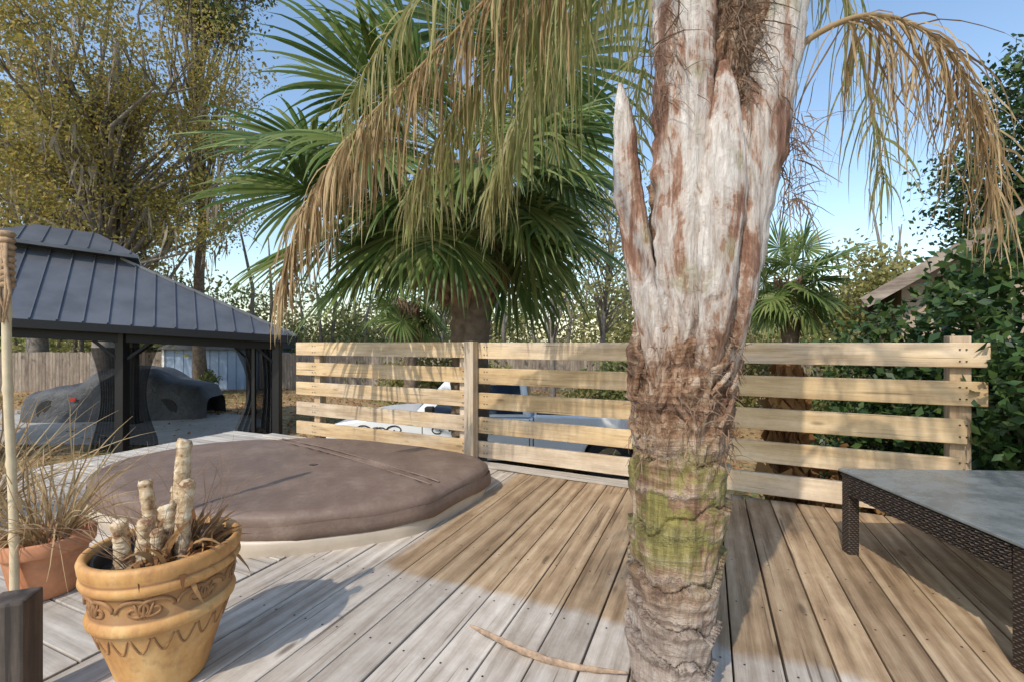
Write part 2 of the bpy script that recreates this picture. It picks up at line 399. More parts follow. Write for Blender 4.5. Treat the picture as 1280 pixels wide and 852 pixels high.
def interp(z):
    for a,b in zip(prof[:-1],prof[1:]):
        if z<=b[0]:
            t=(z-a[0])/(b[0]-a[0]); return a[1]+(b[1]-a[1])*t,a[2]+(b[2]-a[2])*t
    return prof[-1][1:]
V=[];F=[];NS=160;NZ=520
for j in range(NZ+1):
    z=-.3+3.3*j/NZ; x,r=interp(z)
    for k in range(NS):
        a=2*math.pi*k/NS; ca,sa_=math.cos(a),math.sin(a)
        n1=noise.fractal(Vector((ca*2.2,sa_*2.2,z*6)),1,2,5); n2=noise.noise(Vector((ca*14,sa_*14,z*5))); n3=noise.fractal(Vector((ca*7,sa_*7,z*16)),1,2,3)
        tilt=(z*7.1+.35*math.sin(a+z*9)+.3*noise.noise(Vector((ca*2,sa_*2,z*2))))%1
        saw=(tilt**2.5)*.020 - (.011 if tilt<.07 else 0)
        amp=1.0+1.6*max(0,min(1,(z-.75)/.3))
        mid=max(0,min(1,(z-.72)/.12))*max(0,min(1,(1.35-z)/.1))
        q=(z*7.5+1.6*math.sin(a*1.5+1.2)+.6*n1)%1
        rr=r+saw*(1-mid)+n1*.011*amp+n2*.0035*amp+n3*.005*amp+mid*(.024*q**2-.010)
        V.append((x+rr*ca,1.45+rr*sa_,z))
for j in range(NZ):
    for k in range(NS): F.append([j*NS+k,j*NS+(k+1)%NS,(j+1)*NS+(k+1)%NS,(j+1)*NS+k])
mobj('trunk',V,F,M_trunk,palm,smooth=True)
def sheath(name,P,seed,mat=None,az=0):
    V=[];F=[];n=64
    segs=len(P)-1; m=segs*30
    for j in range(m+1):
        u=j/m*segs; i=min(int(u),segs-1); t=u-i
        def cr(a,b,c,d): return .5*((2*b)+(-a+c)*t+(2*a-5*b+4*c-d)*t*t+(-a+3*b-3*c+d)*t**3)
        q=[cr(P[max(i-1,0)][k],P[i][k],P[i+1][k],P[min(i+2,segs)][k]) for k in range(5)]
        x,y,z,w,dp=q; w=max(w,.004); dp=max(dp,.003)
        for k in range(n):
            a=2*math.pi*k/n; ca,s_=math.cos(a),math.sin(a)
            nn=noise.fractal(Vector((ca*1.5+seed,s_*1.5,z*4)),1,2,5)*.12+noise.noise(Vector((ca*9+seed,s_*9,z*1.6)))*.09
            edge=abs(ca)**3*noise.fractal(Vector((seed,ca,z*16)),1,2,3)*.16
            rr=1+nn+edge; px=ca*w*rr; py=s_*dp*rr
            V.append((x+px*math.cos(az)-py*math.sin(az),y+px*math.sin(az)+py*math.cos(az),z))
    for j in range(m):
        for k in range(n): F.append([j*n+k,j*n+(k+1)%n,(j+1)*n+(k+1)%n,(j+1)*n+k])
    F.append(list(range(n))[::-1]); F.append([m*n+k for k in range(n)])
    return mobj(name,V,F,mat or M_peel,palm,smooth=True)
sheath('sheath_1',[(.49,1.40,.80,.03,.02),(.435,1.37,1.08,.042,.035),(.385,1.38,1.35,.042,.035),(.350,1.39,1.6,.040,.03),(.342,1.4,1.8,.026,.02),(.334,1.41,1.90,.005,.004)],1,az=-.2)
sheath('sheath_2',[(.51,1.40,.86,.045,.03),(.50,1.36,1.12,.07,.05),(.495,1.33,1.5,.082,.065),(.505,1.34,1.9,.085,.07),(.52,1.37,2.25,.088,.07),(.47,1.4,2.9,.06,.05),(.3,1.45,3.4,.04,.03)],5,az=-.25)
sheath('sheath_3',[(.59,1.40,.88,.05,.03),(.635,1.36,1.15,.07,.05),(.685,1.36,1.5,.09,.065),(.76,1.38,1.85,.095,.07),(.83,1.42,2.2,.085,.07),(.93,1.5,2.8,.07,.05),(1.1,1.6,3.3,.04,.03)],9,az=.25)
sheath('sheath_4',[(.56,1.40,.84,.03,.02),(.57,1.30,1.15,.05,.04),(.585,1.27,1.5,.062,.045),(.60,1.285,1.75,.042,.035),(.605,1.30,1.90,.012,.01)],14)
sheath('sheath_5',[(.6,1.55,.9,.1,.05),(.62,1.57,1.5,.13,.07),(.64,1.6,2.0,.10,.06),(.7,1.7,2.8,.08,.05)],20)
sheath('sheath_6',[(.65,1.37,1.0,.02,.015),(.662,1.305,1.25,.032,.028),(.665,1.29,1.5,.028,.025),(.66,1.295,1.68,.006,.005)],24)
mb=MB()
for i in range(16):
    a=random.uniform(math.pi*1.0,math.pi*2.0); z=random.uniform(.80,1.18); x,r=interp(z); s1=random.choice([-1,1])*random.uniform(.5,1.4); h=random.uniform(.06,.15); w_=random.uniform(.007,.013)
    pts=[(x+(r+.004+.006*math.sin(t*3.14))*math.cos(a+s1*t*.6),1.45+(r+.004+.006*math.sin(t*3.14))*math.sin(a+s1*t*.6),z+h*t) for t in [q/9 for q in range(10)]]
    mb.tube(pts,[w_*(.4+.6*math.sin(math.pi*min(1,.15+q/9*.85)))*random.uniform(.8,1.2) for q in range(10)],9,jit=.2)
mb.obj('torn_scales',M_trunk,palm,smooth=True)
M_fib=simple('palm_fibre',(.20,.13,.085),.95,0,.4,30,0)
mb=MB()
for i in range(1300):
    if i<520: p=(random.gauss(.665,.035),random.uniform(1.29,1.36),random.uniform(1.8,2.3))
    elif i<680: p=(random.gauss(.85,.02),random.uniform(1.33,1.42),random.uniform(1.5,1.78))
    elif i<780: p=(random.gauss(.44,.03),1.29,random.uniform(1.75,2.15))
    else:
        a=random.uniform(math.pi*.95,math.pi*2.05); z=random.uniform(.75,1.3); x,r=interp(z); r+=.012; p=(x+r*math.cos(a),1.45+r*math.sin(a),z)
    mb.ribbon(p,(random.gauss(.1,.5),random.gauss(-.2,.3),random.gauss(-.4,.8)),random.uniform(.04,.16) if i<780 else random.uniform(.02,.08),random.uniform(.0012,.0035),.9,5,wob=.25)
mb.obj('trunk_fibres',M_fib,palm)
def bez(P,t):
    n=len(P)-1; u=t*n; i=min(int(u),n-1); t=u-i
    a,b,c,d=Vector(P[max(i-1,0)]),Vector(P[i]),Vector(P[i+1]),Vector(P[min(i+2,n)])
    return .5*((2*b)+(-a+c)*t+(2*a-5*b+4*c-d)*t*t+(-a+3*b-3*c+d)*t**3)
def frond(name,P,n,L,w,mat,droop=1.6,t0=.18,rr=.014,parent=palm,wob=.05):
    rm=MB(); pts=[bez(P,i/30) for i in range(31)]
    rm.tube(pts,[rr*(1-.8*i/30) for i in range(31)],7); rm.obj(name+'_rachis',mat,parent,smooth=True)
    mb=MB()
    for i in range(n):
        t=t0+(1-t0)*i/n; p=bez(P,t); d=(bez(P,min(1,t+.02))-bez(P,t-.02)).normalized()
        side=d.cross(Vector((0,0,1)))
        if side.length<.2: side=Vector((random.gauss(0,1),random.gauss(0,1),0))
        side.normalize()
        for s in (-1,1):
            ll=L*(.55+.6*math.sin(math.pi*min(1,.15+.8*t)))*random.uniform(.5,1.25)
            dd=d*.35+side*s*random.uniform(.15,.8)+Vector((random.gauss(0,.25),random.gauss(0,.25),random.uniform(-.9,.2)))
            mb.ribbon(p,dd,ll,w*random.uniform(.5,1.3),droop*random.uniform(.7,1.8),8,wob=wob*random.uniform(.5,2.8))
    mb.obj(name+'_leaflets',mat,parent)
c0=(.72,1.5,2.75)
frond('frond_1',[c0,(.2,1.95,2.85),(-.45,2.4,2.58),(-.95,2.65,2.28),(-1.25,2.75,1.9),(-1.42,2.8,1.45)],230,.52,.013,M_straw,3.6,.2)
frond('frond_2',[c0,(.35,1.95,2.85),(-.05,2.35,2.62),(-.4,2.6,2.3),(-.62,2.75,1.95)],150,.55,.015,M_frond,3.2)
frond('frond_3',[c0,(.5,2.1,2.95),(.25,2.6,2.8),(.0,2.95,2.45),(-.15,3.1,2.1)],130,.55,.015,M_frond,3.0)
frond('frond_4',[c0,(.2,1.8,3.0),(-.3,2.1,2.8),(-.65,2.3,2.62),(-.9,2.45,2.35)],70,.45,.012,M_frond,3.4)
frond('frond_5',[(.86,1.47,1.95),(.98,1.5,2.1),(1.2,1.52,2.19),(1.45,1.56,2.14),(1.62,1.6,1.95),(1.72,1.63,1.62)],120,.42,.0075,M_straw,3.2,.32,.013,wob=.09)
frond('frond_6',[c0,(1.1,1.8,3.0),(1.5,2.1,2.8),(1.85,2.35,2.35),(2.0,2.45,1.95)],60,.45,.010,M_frond,2.8)
frond('frond_7',[c0,(.9,1.1,3.3),(1.1,.5,3.5),(1.3,-.2,3.2),(1.4,-.6,2.8)],70,.6,.025,M_frond,1.5)
frond('frond_8',[c0,(.3,1.1,3.3),(-.2,.6,3.5),(-.7,0,3.3),(-1,-.4,2.9)],70,.6,.025,M_frond,1.5)
frond('frond_9',[c0,(.8,2.1,3.4),(.9,2.8,3.5),(1,3.5,3.2),(1,3.9,2.7)],70,.6,.02,M_frond,1.5)

# ------------------------------------------------------------ fan palms
def fanleaf(mb,mp,o,az,el,pl,R0,nseg=46,droop=.5,span=2.75,rollsd=.5):
    d=Vector((math.cos(az)*math.cos(el),math.sin(az)*math.cos(el),math.sin(el)))
    pts=[Vector(o)]; dd=d.copy()
    for i in range(6):
        dd=(dd+Vector((0,0,-droop*.10))).normalized(); pts.append(pts[-1]+dd*pl/6)
    mp.tube(pts,[.019-.0016*i for i in range(7)],6)
    F_=dd; Sd=F_.cross(Vector((0,0,1))); 
    if Sd.length<.1: Sd=Vector((1,0,0))
    Sd.normalize(); Nn=Sd.cross(F_).normalized(); b0=pts[-1]
    roll=random.gauss(0,rollsd); Sd2=Sd*math.cos(roll)+Nn*math.sin(roll); Nn=Sd2.cross(F_).normalized(); Sd=Sd2
    for i in range(nseg):
        a=(i/(nseg-1)*2-1)*span*random.uniform(.98,1.02)
        L=R0*(.68+.32*math.cos(a*.6))*random.uniform(.85,1.1)
        dr=F_*math.cos(a)+Sd*math.sin(a)-Nn*.12*abs(math.sin(a))
        dr=(dr+Nn*.2*(1-abs(a)/span)).normalized()
        tg=(-F_*math.sin(a)+Sd*math.cos(a)); da=2*span/nseg
        b=len(mb.V); p=b0.copy(); cur=dr.copy(); rows=9
        dl=droop*random.uniform(.7,1.6)
        for j in range(rows+1):
            t=j/rows; r=t*L
            wid=min(r*da*.5,R0*.48*da*.5)*(1 if t<.48 else max(.02,1-((t-.48)/.52)**1.3))+.0008
            up=Nn*wid*.6
            mb.V+=[p-tg*wid-up*.3,p+up*.6,p+tg*wid-up*.3]
            cur=(cur+Vector((random.gauss(0,.02),random.gauss(0,.02),-dl*.38*t**2.3))).normalized()
            p=p+cur*(L/rows)
        for j in range(rows):
            q=b+3*j; mb.F+=[[q,q+1,q+4,q+3],[q+1,q+2,q+5,q+4]]
def fanpalm(name,x,y,ztr,R0,pl,nl,mat,rt,seed,nseg=46,extra=(),bh=.95,lowest=-57):
    random.seed(seed); root=empty(name)
    tm=MB(); pts=[];rad=[]
    k=80
    for i in range(k+1):
        t=i/k; z=GZ-.1+(ztr-GZ+.3)*t
        pts.append((x+.05*math.sin(t*3),y,z)); f=max(0,(t-.62)/.38)
        rad.append(rt*(1+.08*random.uniform(-1,1)+.3*math.sin(min(1,f)*math.pi*.8)))
    tm.tube(pts,rad,24,jit=.05); tm.obj('trunk',M_bark,root,smooth=True)
    bm=MB()
    nb_=int(110*bh)
    for i in range(nb_):
        a=i*2.399963; z=ztr+.2-bh+bh*i/nb_; r=rt*1.12
        p=Vector((x+r*math.cos(a),y+r*math.sin(a),z)); lean=random.choice([-1,1])*.35
        tx=Vector((-math.sin(a),math.cos(a),0)); o_=Vector((math.cos(a),math.sin(a),0))
        q=p+o_*.10+tx*lean*.25+Vector((0,0,.2)); bm.tube([p-Vector((0,0,.06)),p.lerp(q,.5)+o_*.015,q],[.034,.027,.018],6,jit=.15,flat=[.6,.5,.5])
    bm.obj('boots',simple(name+'_boot',(.24,.15,.09),.9,0,.5,14,.6),root)
    lm=MB(); pm=MB(); dm=MB()
    for i in range(nl):
        f=i/nl; el=R(78)-R(78-lowest)*f**.9+random.gauss(0,.12); az=i*2.399963+random.gauss(0,.15)
        o=(x+.1*math.cos(az),y+.1*math.sin(az),ztr+.45-.45*f)
        fanleaf(lm,pm,o,az,el,pl*random.uniform(.8,1.15)*(1-.2*f),R0*random.uniform(.85,1.1),nseg,.5+.85*f)
    for az,el,p_,r_,rl in extra: 
        fanleaf(lm,pm,(x,y,ztr+.15),az,el,p_,r_,nseg,.65,rollsd=rl)
    for i in range(max(3,nl//8)):
        az=random.uniform(0,6.28); fanleaf(dm,pm,(x+.1*math.cos(az),y+.1*math.sin(az),ztr-.05),az,R(-35),pl*.5,R0*.7,nseg,2.6)
    lm.obj('fans',mat,root); dm.obj('dead_fans',M_straw,root); pm.obj('petioles',simple(name+'_stem',(.20,.24,.08),.5,bump=0),root)
fanpalm('fan_palm_tree',-.49,4.85,2.75,.98,1.15,38,M_fan,.20,11,nseg=50,bh=1.45,lowest=-40,extra=((R(192),R(2),1.6,1.15,.9),(R(205),R(-20),1.55,1.1,.9),(R(185),R(20),1.6,1.1,.8),(R(217),R(8),1.5,1.05,.8),(R(200),R(-36),1.4,1.05,.6),(R(340),R(-22),1.2,1.0,.6),(R(325),R(-36),1.0,.9,.6),(R(228),R(-34),1.1,.9,.6),(R(300),R(5),1.0,1.0,.6),(R(235),R(30),1.2,1.05,.7)))
fanpalm('fan_palm_tree.001',6.66,11,2.35,.85,.75,26,M_fan2,.17,21,nseg=30)
fanpalm('fan_palm_tree.002',-2.6,11.5,1.9,.8,.7,20,M_fan2,.17,23,nseg=26)
random.seed(5)

# ------------------------------------------------------------ trees
def ell(n,c,r,shell=.5):
    v=rng.normal(size=(n,3)); v/=np.linalg.norm(v,axis=1)[:,None]
    return np.array(c)+v*(rng.uniform(0,1,n)**shell)[:,None]*np.array(r)
def tree(name,x,y,h,rt,cc,cr,ncl,nper,ls,lmat,bmat,sig=.5,moss=0,shell=.45,twig=3,bstep=60):
    root=empty(name); c=ell(ncl,cc,cr,shell); tb=MB()
    top=min(h,cc[2]+cr[2]*.5)
    tp=[Vector((x,y,GZ-.2))]
    for i in range(1,9): tp.append(Vector((x+(cc[0]-x)*(i/8)**1.5+random.gauss(0,.12),y+(cc[1]-y)*(i/8)**1.5,GZ+(top-GZ)*i/8)))
    tb.tube(tp,[rt*(1.25 if i==0 else 1-.095*i) for i in range(9)],12,jit=.06)
    for q in c[::max(1,ncl//bstep)]:
        q=Vector(q); zz=min(max(GZ+(q.z-GZ)*random.uniform(.35,.75),GZ+(top-GZ)*.25),top*.95); f=(zz-GZ)/(top-GZ)*8; i=int(f); s=tp[i].lerp(tp[min(8,i+1)],f-i)
        m1=s.lerp(q,.4)+Vector((random.gauss(0,.3),random.gauss(0,.3),random.gauss(.2,.3))); m2=s.lerp(q,.75)+Vector((random.gauss(0,.3),random.gauss(0,.3),.2))
        rr=rt*.28; tb.tube([s,m1,m2,q],[rr,rr*.55,rr*.3,rr*.1],6)
        for _ in range(twig):
            e=q+Vector((random.gauss(0,sig*1.3),random.gauss(0,sig*1.3),random.gauss(0,sig*1.3))); tb.tube([m2,m2.lerp(e,.5)+Vector((0,0,.1)),e],[rr*.16,rr*.1,rr*.03],4)
    tb.obj('branches',bmat,root,smooth=True)
    L=(c[:,None,:]+rng.normal(size=(ncl,nper,3))*sig*np.array([1,1,.6])).reshape(-1,3)
    quads('leaves',L,ls,lmat,root,.55)
    if moss:
        k=c[c[:,2]<cc[2]+cr[2]*.25]; k=k[rng.integers(0,len(k),moss)]
        mb=MB()
        for q in k:
            p=q+rng.normal(size=3)*sig*.8
            for _ in range(5): mb.ribbon(p+rng.normal(size=3)*.12,(random.gauss(0,.1),random.gauss(0,.1),-1),random.uniform(.4,1.3),random.uniform(.04,.1),.5,5,wob=.12)
        mb.obj('hanging_moss',M_moss,root)
    return root
tree('oak_tree',-15.5,17.5,14,.42,(-14.8,17,9.3),(5.6,4.5,6.2),180,270,.14,M_oak,M_oakbark,.5,moss=180,shell=.5,twig=3,bstep=80)
tree('oak_tree.001',-23,22,14,.45,(-22,22,8.5),(5.5,4,6.5),80,240,.2,M_oak,M_oakbark,.8,moss=40)
tree('pine_tree',-14.3,21,22,.26,(-14.2,21,19),(2.6,2.6,4),50,260,.22,M_tree,M_bark,.5)
tree('pine_tree.001',-6.2,24,19,.16,(-6.2,24,13),(2.2,2.2,5),26,120,.2,M_tree,M_bark,.5)
tree('pine_tree.002',-1.2,25,17,.16,(-1,25,11),(2.4,2.2,5),26,110,.2,M_tree2,M_bark,.5)
tree('slender_tree',1.1,13,9,.10,(1.3,13,4.6),(1.6,1.5,3.2),34,70,.12,M_tree2,M_oakbark,.35,twig=5)
tree('slender_tree.001',3.2,16,9,.12,(3.4,16,5),(2,1.6,3.2),34,70,.14,M_tree2,M_oakbark,.4,twig=5)
tree('slender_tree.002',-2.2,15,9,.10,(-2.2,15,4.5),(1.6,1.6,3),28,70,.13,M_tree2,M_oakbark,.4,twig=5)
tree('evergreen_tree',12.2,9.5,9,.25,(11.3,8.8,4.9),(1.9,2,3.0),70,300,.13,M_hedge,M_bark,.38)
tree('evergreen_tree.001',17.5,14,8,.25,(17,14,3.6),(2.6,2.4,2.8),60,240,.2,M_tree,M_bark,.5)
tree('evergreen_tree.002',14,18,8,.2,(14.2,18,2.8),(1.6,1.6,2.5),34,150,.2,M_tree2,M_bark,.5)
bt=empty('background_trees'); cc=[];c2=[]
for i in range(310):
    x=random.uniform(-42,46); y=random.uniform(24,36); hh=random.uniform(2.2,5.2)+1.4*math.sin(x*.35)
    if -16<x<-9: hh*=.75
    for _ in range(5):
        (cc if random.random()<.4 else c2).append((x+random.gauss(0,1.1),y+random.gauss(0,.8),GZ+random.uniform(.1,1)*(hh+1.2)))
for nm,c,mt in (('green_mass',cc,M_tree),('yellow_mass',c2,M_tree2)):
    c=np.array(c); L=(c[:,None,:]+rng.normal(size=(len(c),75,3))*np.array([.75,.7,.5])).reshape(-1,3); quads(nm,L,.27,mt,bt,.6)
tb=MB()
for i in range(90):
    x=random.uniform(-40,44); y=random.uniform(22,32); h=random.uniform(4,9); tb.tube([(x,y,GZ-.1),(x+random.gauss(0,.3),y,h*.5),(x+random.gauss(0,.5),y,h)],[.13,.09,.03],7)
tb.obj('trunks',M_oakbark,bt,smooth=True)

def shrub(name,c,r,n,per,ls,mat,sig,branch=True,vert=0,aspect=.55):
    root=empty(name); k=ell(n,c,r,.4); L=(k[:,None,:]+rng.normal(size=(n,per,3))*sig).reshape(-1,3); L=L[L[:,2]>GZ]
    quads('leaves',L,ls,mat,root,aspect,vert=vert)
    if branch:
        tb=MB()
        for q in k[::max(1,n//30)]:
            q=Vector(q); s=Vector((c[0]+random.gauss(0,.15*min(1,r[0])),c[1]+random.gauss(0,.15*min(1,r[1])),GZ-.1)); tb.tube([s,s.lerp(q,.5)+Vector((0,0,.3)),q],[.035,.02,.006],6)
        tb.obj('stems',M_bark,root)
    return root
shrub('evergreen_shrub',(3.85,3.15,.55),(.85,.75,1.5),120,150,.085,M_hedge,.13)
shrub('evergreen_shrub.001',(3.95,4.3,.2),(.75,.8,1.45),80,130,.085,M_hedge,.14)
shrub('evergreen_shrub.002',(2.92,2.5,.4),(.24,.22,.72),50,80,.075,M_hedge,.07)
shrub('evergreen_shrub.003',(5.9,7.3,-.2),(1.1,.8,1.3),90,130,.1,M_tree,.16)
shrub('evergreen_shrub.004',(8.6,9.8,-.1),(2.2,1,1.5),110,130,.14,M_tree,.2)
shrub('evergreen_shrub.005',(3.2,11.5,-.3),(1.8,.8,1.2),80,110,.12,M_tree,.2)
shrub('evergreen_shrub.006',(6.2,14,.0),(2.4,.8,1.8),90,110,.16,M_tree2,.25)
shrub('evergreen_shrub.007',(-1.6,12.8,-.1),(2.0,.8,1.3),80,110,.13,M_tree2,.22)
shrub('round_bush',(-14.1,21,-.75),(.5,.5,.45),22,80,.12,M_tree,.12,False)
shrub('dead_leaf_vine',(2.0,3.30,.3),(.12,.05,.65),55,8,.16,M_litter,.035,vert=1,aspect=.6)
shrub('dead_leaf_shrub',(3.3,4.5,-.5),(.4,.25,.55),30,20,.15,M_litter,.09)

# ------------------------------------------------------------ gazebo
gz=empty('metal_roof_gazebo'); Rc=Vector((-5.26,11.1,0)); gd=Vector((-.796,-.605,0)); gn=Vector((-.605,.796,0)); TL=.06
def g(a,b,z): v=Rc+gd*a+gn*b; return (v.x,v.y,z+TL*a)
La,Wb=8.2,5.2; ze=1.25; zt=2.84; t0,t1,u0,u1=3.35,5.3,2.0,3.2
def roofmetal():
    t=NT('dark_roof_metal'); v=t.coord(); n=t.noise(v,1.5,4)
    c=t.ramp(n,[(.35,(.105,.11,.12)),(.65,(.15,.155,.168))]); return t.fin(c,.42,.3)
M_roof=roofmetal()
e=[g(0,0,ze),g(La,0,ze),g(La,Wb,ze),g(0,Wb,ze)]; tt=[g(t0,u0,zt),g(t1,u0,zt),g(t1,u1,zt),g(t0,u1,zt)]
th_=[tuple(Vector(p)-Vector((0,0,.05))) for p in e+tt]
mobj('roof_panels',e+tt+th_,[[0,1,5,4],[1,2,6,5],[2,3,7,6],[3,0,4,7],[9,8,12,13],[10,9,13,14],[11,10,14,15],[8,11,15,12],[0,8,9,1],[1,9,10,2],[2,10,11,3],[3,11,8,0]],M_roof,gz)
mb=MB()
sl=(zt-ze)/u0
a=.2
while a<La-.1:
    bmax=min(u0,a*u0/t0,(La-a)*u0/(La-t1)); 
    mb.beam(Vector(g(a,0,ze+.015)),Vector(g(a,bmax,ze+sl*bmax+.015)),.025,.045)
    a+=.36
b=.2; sr=(zt-ze)/t0
while b<Wb-.1:
    am=min(t0,b*t0/u0,(Wb-b)*t0/(Wb-u1)); mb.beam(g(0,b,ze+.015),g(am,b,ze+sr*am+.015),.025,.045); b+=.36
for p,q in zip(e,tt): mb.beam(Vector(p)+Vector((0,0,.02)),Vector(q)+Vector((0,0,.02)),.07,.06)
mb.obj('standing_seams',M_roof,gz)
ov=.32; z1=zt+.10; zr=zt+.62
ce=[g(t0-ov,u0-ov,z1),g(t1+ov,u0-ov,z1),g(t1+ov,u1+ov,z1),g(t0-ov,u1+ov,z1)]; rg=[g(t0+.45,2.6,zr),g(t1-.45,2.6,zr)]
cb=[tuple(Vector(p)-Vector((0,0,.07))) for p in ce]
mobj('vent_cap',ce+rg+cb,[[0,1,5,4],[1,2,5],[2,3,4,5],[3,0,4],[0,6,7,1],[1,7,8,2],[2,8,9,3],[3,9,6,0],[9,8,7,6]],M_roof,gz)
mb=MB()
a=t0-ov+.15
while a<t1+ov: 
    k=min(1,(a-(t0-ov))/(.45+ov),((t1+ov)-a)/(.45+ov)); bb=2.6-(u0-ov); mb.beam(g(a,u0-ov,z1+.01),g(a,u0-ov+bb*k,z1+.01+(zr-z1)*k),.02,.035); a+=.36
mb.obj('cap_seams',M_roof,gz)
mb=MB()
for (A,B) in (((t0,u0),(t1,u0)),((t1,u0),(t1,u1)),((t1,u1),(t0,u1)),((t0,u1),(t0,u0))): mb.beam(g(*A,zt+.02),g(*B,zt+.02),.05,.14)
for (A,B) in (((0,0),(La,0)),((La,0),(La,Wb)),((La,Wb),(0,Wb)),((0,Wb),(0,0))): mb.beam(g(*A,ze-.08),g(*B,ze-.08),.06,.17)
i_=.35
for (A,B) in (((i_,i_),(La-i_,i_)),((La-i_,i_),(La-i_,Wb-i_)),((La-i_,Wb-i_),(i_,Wb-i_)),((i_,Wb-i_),(i_,i_))): mb.beam(g(*A,ze-.24),g(*B,ze-.24),.12,.2)
for A in (i_,3.24,La-i_):
    for B in (i_,Wb-i_):
        p=g(A,B,0); mb.beam((p[0],p[1],GZ-.02),(p[0],p[1],ze-.15+TL*A),.17,.17); mb.beam((p[0],p[1],GZ-.02),(p[0],p[1],GZ+.06),.3,.3)
        for s_ in (-1,1):
            if 0<A+s_*.6<La: mb.beam(g(A,B,ze-.75),g(A+s_*.5,B,ze-.27),.06,.06)
        s_=1 if B<2 else -1; mb.beam(g(A,B,ze-.75),g(A,B+s_*.5,ze-.27),.06,.06)
for B in (.9,): 
    p=g(i_,B,0); mb.beam((p[0],p[1],GZ),(p[0],p[1],ze-.2),.1,.1)
    p=g(.85,i_,0); mb.beam((p[0],p[1],GZ),(p[0],p[1],ze-.2),.08,.08)
mb.obj('frame',M_black,gz,bevel=.008)
def meshmat():
    t=NT('mosquito_mesh'); t.fin((.02,.02,.022),.9); tr=t.node('ShaderNodeBsdfTransparent'); mx=t.node('ShaderNodeMixShader'); mx.inputs[0].default_value=.78
    t.l.new(tr.outputs[0],mx.inputs[1]); t.l.new(t.b.outputs[0],mx.inputs[2]); t.l.new(mx.outputs[0],t.out.inputs['Surface']); return t.m
M_mesh=meshmat()
def curtain(name,A,B,pin=.3):
    V=[];F=[];n=60;k=18
    for j in range(k+1):
        for i in range(n+1):
            t=i/n; f=j/k; pinch=1-pin*math.sin(min(1,f*1.1)*math.pi)
            a=A[0]+(B[0]-A[0])*(t*pinch); b=A[1]+(B[1]-A[1])*(t*pinch)
            w=.05*math.sin(t*42)*(1+.3*f); nx=(B[1]-A[1]); ny=-(B[0]-A[0]); l=math.hypot(nx,ny)
            p=g(a+nx/l*w,b+ny/l*w,0); V.append((p[0],p[1],GZ+.05+(ze-.3-GZ)*(1-f)))
    for j in range(k):
        for i in range(n): q=j*(n+1)+i; F.append([q,q+1,q+n+2,q+n+1])
    mobj(name,V,F,M_mesh,gz,smooth=True)
curtain('curtain_1',(.45,.45),(1.25,.45),.35); curtain('curtain_2',(3.15,.45),(2.65,.45),.4); curtain('curtain_3',(.45,.5),(.45,1.7)); curtain('curtain_4',(3.35,.45),(3.75,.45),.4)

# ------------------------------------------------------------ covered car
V=[];F=[];nx,ny=70,36
def carh(u):
    pts=[(0,.55),(.04,.85),(.2,1.02),(.3,1.1),(.42,1.5),(.55,1.58),(.68,1.52),(.82,1.12),(.95,1.0),(1,.6)]
    for a,b in zip(pts[:-1],pts[1:]):
        if u<=b[0]:
            t=(u-a[0])/(b[0]-a[0]); t=t*t*(3-2*t); return a[1]+(b[1]-a[1])*t
for i in range(nx+1):
    u=i/nx; h=carh(u); wd=.92*(1-.35*abs(u*2-1)**6)
    for j in range(ny+1):
        t=j/ny*2-1; 
        ang=t*math.pi/2; yy=wd*math.copysign(abs(math.sin(ang))**.55,t); zz=h*max(0,math.cos(ang))**.32
        if abs(t)>=.999: zz=0; yy=wd*1.04*math.copysign(1,t)
        wr=.03*noise.noise(Vector((u*14,t*2,0)))+.02*noise.noise(Vector((u*30,zz*5,3)))
        V.append((-2.5+5*u,yy+wr,max(0,zz+wr*.5)))
for i in range(nx):
    for j in range(ny): a=i*(ny+1)+j; F.append([a,a+1,a+ny+2,a+ny+1])
def tarp():
    t=NT('grey_car_tarp'); v=t.coord(); a=t.noise(v,2.5,5); c=t.ramp(a,[(.35,(.045,.047,.053)),(.7,(.09,.093,.10))]); t.bump(t.noise(v,7,4,.6,.5),.8,.05); return t.fin(c,.6)
cv=empty('covered_car',(-11.9,14.2,GZ+.01),R(8)); mobj('tarp',V,F,tarp(),cv,smooth=True)
mb=MB()
for x in (-1.55,1.5):
    for y in (-.8,.8): mb.tube([(x,y-.1,.32),(x,y+.1,.32)],.32,20)
mb.obj('wheels',simple('tyre_rubber',(.02,.02,.02),.8),cv)
mb=MB(); mb.box(-.95,-.8,-.975,-.955,.62,.7); mb.obj('marker_light',simple('red_reflector',(.5,.03,.02),.3,bump=0),cv)

# ------------------------------------------------------------ far yard fence, shed, house
yf=empty('yard_fence')
def pickets(x0,y0,x1,y1,h,w=.14,parent=yf,nm='pickets',mt=M_oldfence):
    d=Vector((x1-x0,y1-y0,0)); L=d.length; d.normalize(); mb=MB(); k=0
    while k<L:
        hh=h+random.uniform(-.02,.02); mb.box(0,hh,0,.02,-(k+w-.01),-k); k+=w
    o=mb.obj(nm,mt,parent); o.matrix_local=Matrix.Translation((x0,y0,GZ))@Matrix.Rotation(math.atan2(d.y,d.x),4,'Z')@Matrix.Rotation(-math.pi/2,4,'Y')
pickets(-34,19.5,-17.2,22.3,1.85); pickets(-12.4,22.4,30,20,1.8,nm='pickets_back')
sh=empty('blue_shed',(-16.9,22.2,GZ),R(2))
mb=MB(); mb.box(0,4.3,0,4,0,2.0); k=.0
mb.obj('walls',simple('blue_siding',(.24,.32,.44),.7,var=.08,scale=3),sh)
mb=MB()
for i in range(11): mb.box(.02+i*.42,.05+i*.42,-.02,0,.05,2.0)
mb.obj('battens',simple('blue_trim',(.19,.26,.37),.7),sh)
mb=MB(); mb.box(-.12,-.0,-.05,.05,0,2.05); mb.box(4.3,4.4,-.05,.05,0,2.05); mb.obj('corner_trim',simple('white_trim',(.7,.7,.68),.5),sh)
